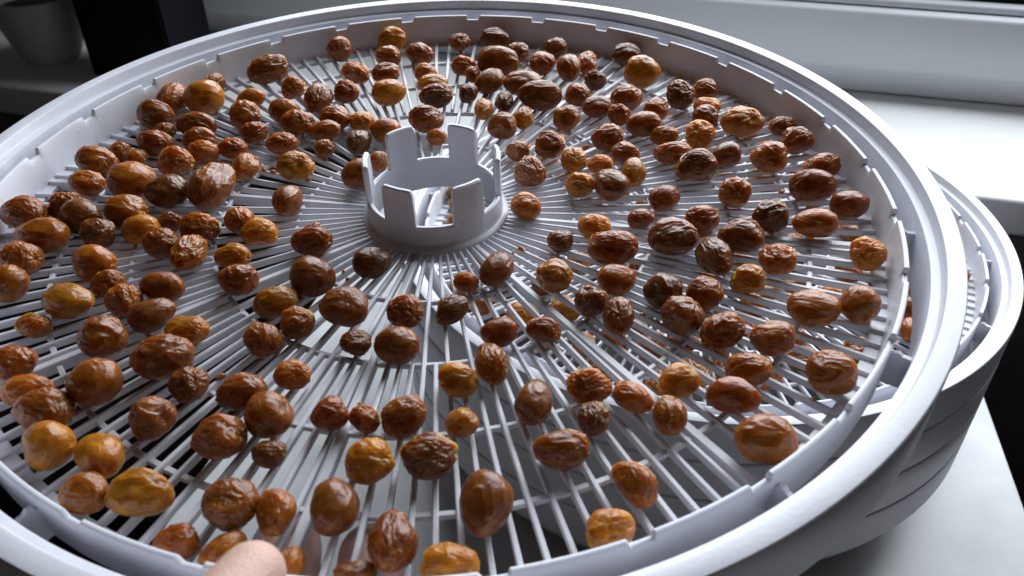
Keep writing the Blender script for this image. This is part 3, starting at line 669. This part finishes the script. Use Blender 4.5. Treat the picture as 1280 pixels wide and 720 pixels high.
(0.1133, -0.0603, -0.01, 0.0082, 0.0063, 0.0055, 'o', 0, 'orange brown plump oval raisin, fifth from the hub towards half past three'),
(0.1266, -0.0593, 0.77, 0.0062, 0.0062, 0.0054, 'o', 0, 'orange brown plump round raisin, sixth from the hub towards half past three'),
(0.1105, -0.0864, 0.17, 0.0076, 0.0067, 0.0059, 'o', 1, 'orange brown creased round raisin, sixth from the hub towards quarter to four'),
(0.0878, -0.1089, -0.07, 0.0082, 0.0069, 0.0061, 'o', 0, 'orange brown plump oval raisin, third from the hub towards quarter past four'),
(-0.0866, -0.1078, 3.1, 0.0068, 0.0068, 0.006, 'a', 0, "golden amber plump round raisin, sixth from the hub towards eight o'clock"),
(-0.0737, -0.1103, -0.8, 0.0091, 0.0056, 0.005, 'a', 0, 'golden amber plump long raisin, sixth from the hub towards quarter to eight'),
(-0.0727, -0.1218, 0.06, 0.0057, 0.0054, 0.0047, 'o', 1, 'orange brown creased round raisin, seventh from the hub towards quarter to eight'),
(-0.059, -0.1223, 0.09, 0.0092, 0.0061, 0.0054, 'y', 1, 'olive gold creased long raisin, fifth from the hub towards half past seven'),
(-0.047, -0.1346, 0.05, 0.0054, 0.0046, 0.0041, 'r', 1, 'reddish brown creased oval raisin, fourth from the hub towards quarter past seven'),
(-0.0376, -0.1259, 2.87, 0.0067, 0.0067, 0.0059, 'b', 1, 'mid brown creased round raisin, third from the hub towards quarter past seven'),
(-0.0364, -0.1369, 0.73, 0.0072, 0.0042, 0.0038, 'o', 1, "orange brown creased long raisin, fourth from the hub towards seven o'clock"),
(-0.0327, -0.1096, -0.02, 0.0044, 0.004, 0.0035, 'd', 1, 'very dark brown creased round raisin, second from the hub towards quarter past seven'),
(-0.0269, -0.1272, 1.77, 0.006, 0.0048, 0.0043, 'o', 1, "orange brown creased oval raisin, third from the hub towards seven o'clock"),
(-0.0213, -0.1394, 1.48, 0.0047, 0.0032, 0.0029, 'o', 1, 'orange brown creased long raisin, third from the hub towards quarter to seven'),
(-0.0076, -0.1136, 0.18, 0.0065, 0.006, 0.0053, 'y', 1, 'olive gold creased round raisin, third from the hub towards half past six'),
(0.007, -0.1122, 0.14, 0.0074, 0.0062, 0.0054, 'd', 2, "very dark brown deeply wrinkled oval raisin, nearest the hub towards six o'clock"),
(-0.0137, -0.1268, 1.63, 0.0074, 0.0059, 0.0053, 'b', 0, 'mid brown plump oval raisin, second from the hub towards quarter to seven'),
(0.0006, -0.1355, 1.54, 0.009, 0.0059, 0.0053, 'r', 1, 'reddish brown creased long raisin, second from the hub towards quarter past six'),
(0.0132, -0.1413, -0.18, 0.0072, 0.0053, 0.0047, 'a', 1, "golden amber creased oval raisin, second from the hub towards six o'clock"),
(-0.0069, -0.1424, 0.13, 0.0048, 0.0033, 0.0029, 'd', 1, 'very dark brown creased long raisin, fourth from the hub towards half past six'),
(0.0209, -0.1263, 1.5, 0.0088, 0.0066, 0.0059, 'b', 0, 'mid brown plump oval raisin, fourth from the hub towards quarter to six'),
(0.055, -0.12, -0.99, 0.0083, 0.005, 0.0045, 'o', 1, 'orange brown creased long raisin, third from the hub towards quarter to five'),
(0.048, -0.1336, 0.42, 0.006, 0.0054, 0.0048, 'a', 1, "golden amber creased round raisin, fourth from the hub towards five o'clock"),
]
rr = random.Random(5)
for (x, y, yaw, a, b, c, ck, wr, label) in RAISINS:
    add_raisin(MU, x, y, SLAT_TOP + c * 0.90, yaw, min(a, 1.42 * b) * 0.93, b * 0.94, c * 0.97, ck, wr, label, 'raisins drying on the lifted tray', rr)

# raisins on the tray below, seen between the slats and through the hub
rl = random.Random(21)
FIXED = [(-0.1390, 0.0330, 0.0060), (-0.1370, 0.0195, 0.0047), (-0.1365, 0.0018, 0.0055), (-0.1120, -0.0795, 0.0059), (-0.0919, -0.0847, 0.0077), (-0.0708, -0.0808, 0.0078), (-0.0300, -0.1085, 0.0082), (0.0019, -0.1031, 0.0076), (0.0390, -0.1099, 0.0077), (0.1002, -0.0683, 0.0074), (0.0948, -0.0867, 0.0075), (0.1375, -0.0351, 0.0047), (0.0003, -0.0542, 0.0075), (0.0215, -0.0731, 0.0073), (0.0582, -0.0091, 0.0084), (0.0767, -0.0388, 0.0080), (-0.1240, 0.0130, 0.0056), (-0.0614, -0.1059, 0.0067), (-0.0464, -0.1020, 0.0067)]
LOWLAB = {0: 'uppermost of the raisins on the lower tray seen through the hub opening', 1: 'small middle raisin on the lower tray seen through the hub opening',
          2: 'lowest of the raisins on the lower tray seen through the hub opening', 9: 'upper raisin seen below in the right gap between notched wall and rim',
          10: 'lower raisin seen below in the right gap between notched wall and rim', 11: 'small raisin on the lower tray peeking out right of the lifted rim'}
spots = [(x, y) for x, y, r in FIXED]
tries = 0
while len(spots) < 120 and tries < 20000:
    tries += 1
    a = rl.uniform(0, 2 * PI); r = math.sqrt(rl.uniform(0.17 ** 2, 0.84 ** 2)) * S
    x, y = r * math.cos(a), r * math.sin(a)
    if all((x - u) ** 2 + (y - v) ** 2 > 0.0148 ** 2 for u, v in spots):
        spots.append((x, y))
for k, (x, y) in enumerate(spots):
    a = FIXED[k][2] if k < len(FIXED) else rl.uniform(0.0062, 0.0088); b = a * rl.uniform(0.68, 0.95); c = b * 0.9
    add_raisin(ML(0, -4.0), x, y, SLAT_TOP + c * 0.94, rl.uniform(0, PI), a, b, c, rl.choice('aoooobbrry'), rl.choice((0, 1, 1, 2)),
               LOWLAB.get(k, 'raisin on the tray below, glimpsed between the slats above it'), 'raisins on the tray below', rl)

# ------------------------------------------------------------------ hand gripping the near edge of the lifted tray
def hand_mesh():
    V = []; E = []; Rr = []
    def chain(pts, start=None):
        prev = start
        for x, y, z, r in pts:
            V.append((x, y, z)); Rr.append(r)
            i = len(V) - 1
            if prev is not None: E.append((prev, i))
            prev = i
        return prev
    parts = []
    def grow(pts):
        bm = bmesh.new()
        rows = []
        pts = [(Vector(p[:3]), p[3], p[4] if len(p) > 4 else 1.0) for p in pts]
        # resample along a Catmull-Rom curve
        fine = []
        for i in range(len(pts) - 1):
            p0 = pts[max(i - 1, 0)]; p1 = pts[i]; p2 = pts[i + 1]; p3 = pts[min(i + 2, len(pts) - 1)]
            for s in range(8):
                t = s / 8
                f = lambda a, b, c, d: 0.5 * ((2 * b) + (c - a) * t + (2 * a - 5 * b + 4 * c - d) * t * t + (3 * b - a - 3 * c + d) * t ** 3)
                fine.append((f(p0[0], p1[0], p2[0], p3[0]), f(p0[1], p1[1], p2[1], p3[1]), f(p0[2], p1[2], p2[2], p3[2])))
        fine.append(pts[-1])
        d_end = (fine[-1][0] - fine[-2][0]).normalized()
        r = fine[-1][1]
        for k in (0.35, 0.62, 0.82, 0.94, 0.995):        # round fingertip
            fine.append((fine[-1][0] * 0 + pts[-1][0] + d_end * r * k, r * math.sqrt(1 - k * k), pts[-1][2]))
        up = Vector((0, 0, 1))
        for i, (c, r, fl) in enumerate(fine):
            d = (fine[min(i + 1, len(fine) - 1)][0] - fine[max(i - 1, 0)][0]).normalized()
            side = d.cross(up)
            side = side.normalized() if side.length > 1e-4 else Vector((1, 0, 0))
            nn = side.cross(d).normalized()
            rows.append([bm.verts.new(c + side * (r * math.cos(a)) + nn * (r * fl * math.sin(a))) for a in [2 * PI * k / 20 for k in range(20)]])
        for A, B in zip(rows, rows[1:]):
            for k in range(20):
                bm.faces.new((A[k], A[(k + 1) % 20], B[(k + 1) % 20], B[k]))
        bm.faces.new(rows[0][::-1]); bm.faces.new(rows[-1])
        bmesh.ops.recalc_face_normals(bm, faces=bm.faces)
        me = bpy.data.meshes.new('tmp'); bm.to_mesh(me); bm.free()
        return me
    limbs = [
        # forearm and wrist, into the palm
        [(0.030, -0.50, -0.150, 0.034, 0.85), (0.022, -0.38, -0.090, 0.030, 0.8), (0.016, -0.315, -0.062, 0.026, 0.68), (0.012, -0.275, -0.054, 0.034, 0.48), (0.010, -0.240, -0.050, 0.038, 0.36), (0.010, -0.212, -0.046, 0.037, 0.28)],
        # index, middle, ring, little finger: under the tray
        [(-0.012, -0.228, -0.047, 0.0100), (-0.0150, -0.194, -0.0420, 0.0092), (-0.0235, -0.164, -0.0365, 0.0094), (-0.0265, -0.143, -0.0300, 0.0090), (-0.0275, -0.1260, -0.0272, 0.0083)],
        [(0.004, -0.228, -0.048, 0.0100), (0.0025, -0.190, -0.0430, 0.0094), (-0.0040, -0.160, -0.0370, 0.0090), (-0.0062, -0.144, -0.0305, 0.0086), (-0.0070, -0.1290, -0.0270, 0.0080)],
        [(0.021, -0.230, -0.049, 0.0098), (0.0200, -0.198, -0.0450, 0.0090), (0.0180, -0.172, -0.0400, 0.0083), (0.0172, -0.157, -0.0350, 0.0076), (0.0168, -0.144, -0.0315, 0.0067)],
        [(0.036, -0.234, -0.050, 0.0088), (0.0365, -0.206, -0.0460, 0.0079), (0.0355, -0.186, -0.0415, 0.0073), (0.0350, -0.173, -0.0375, 0.0067), (0.0345, -0.162, -0.0350, 0.0060)],
        # thumb: leaves the side of the palm and comes over the rim
        [(-0.010, -0.262, -0.050, 0.0150), (-0.030, -0.238, -0.034, 0.0135), (-0.038, -0.214, -0.012, 0.0110), (-0.0340, -0.192, 0.0070, 0.0096), (-0.0262, -0.1735, 0.0120, 0.0083), (-0.0205, -0.1568, 0.0100, 0.0065)],
    ]
    bm = bmesh.new()
    for L in limbs:
        me = grow(L)
        bm.from_mesh(me)
        bpy.data.meshes.remove(me)
    me = bpy.data.meshes.new('hand')
    bm.to_mesh(me); bm.free()
    tmp = bpy.data.objects.new('tmp_hand', me)
    col.objects.link(tmp)
    md = tmp.modifiers.new('r', 'REMESH'); md.mode = 'VOXEL'; md.voxel_size = 0.0014
    sm = tmp.modifiers.new('s', 'SMOOTH'); sm.iterations = 6; sm.factor = 0.5
    bpy.context.view_layer.update()
    dg = bpy.context.evaluated_depsgraph_get()
    res = bpy.data.meshes.new_from_object(tmp.evaluated_get(dg))
    bpy.data.objects.remove(tmp)
    res.materials.clear(); res.materials.append(M_SKIN)
    for p in res.polygons: p.use_smooth = True
    return res
hm = hand_mesh()
hand = mesh_obj('hand', hm)
hand.matrix_world = Matrix.Translation(CU) @ RU.to_4x4()
tag(hand, 'bare hand gripping the near edge of the lifted tray, thumb on top', 'hand')

# ------------------------------------------------------------------ things on the far end of the sill
A = Vector((-0.537, 0.432, 0.0405))
BROT = Matrix(((DU.x, DV.x, 0, A.x), (DU.y, DV.y, 0, A.y), (0, 0, 1, A.z), (0, 0, 0, 1)))
bx = empty('storage_box', BROT)
tag(bx, 'tall black box with a navy side standing on the window sill', 'box')
mesh_obj('body', boxes([(0.0, 0.097, 0.0, 0.075, 0.0, 0.36)], 'body', M_BLACK, 0.002), bx)
mesh_obj('side_panel', boxes([(0.0972, 0.0990, 0.002, 0.073, 0.002, 0.358)], 'side_panel', M_NAVY), bx)
pot = empty('pot', Matrix.Translation((-0.602, 0.485, 0.0402)))
tag(pot, 'squat grey brown pot on the sill left of the black box', 'pot')
mesh_obj('bowl', lathe([(0.0, 0.0), (0.026, 0.0), (0.028, 0.002), (0.036, 0.020), (0.043, 0.045), (0.0445, 0.062), (0.0445, 0.068), (0.0425, 0.069), (0.0405, 0.067), (0.040, 0.055), (0.0, 0.053)], 'bowl', M_POT, 64, 35, closed=False), pot)
mesh_obj('soil', lathe([(0.0, 0.0565), (0.02, 0.058), (0.0395, 0.056), (0.0395, 0.054), (0.0, 0.054)], 'soil', M_SOIL, 48, 35, closed=False), pot)

# crumbs of dried skin caught on the slats
rc = random.Random(8)
bm = bmesh.new()
for _ in range(60):
    a = rc.uniform(0, 2 * PI); r = rc.uniform(0.2, 0.86) * S
    k = round((math.degrees(a) - 1.5) / 2.5); a = math.radians(1.5 + 2.5 * k)
    if r < 0.46 * S and k % 2: continue
    sz = rc.uniform(0.0004, 0.0011)
    mt = Matrix.Translation((r * math.cos(a), r * math.sin(a), SLAT_TOP + sz * 0.4)) @ Matrix.Rotation(rc.uniform(0, PI), 4, 'Z') @ Matrix.Diagonal((sz * rc.uniform(1, 1.8), sz, sz * 0.6, 1))
    res = bmesh.ops.create_icosphere(bm, subdivisions=2, radius=1.0, matrix=mt)
    for v in res['verts']:
        v.co += Vector((rc.uniform(-1, 1), rc.uniform(-1, 1), rc.uniform(-1, 1))) * sz * 0.18
cr = mesh_obj('crumbs', finish(bm, 'crumbs', M_RAISIN['b'], 60))
cr.matrix_world = MU
cr['kind'] = 'stuff'
tag(cr, 'tiny brown crumbs of dried skin scattered over the tray slats', 'crumbs')
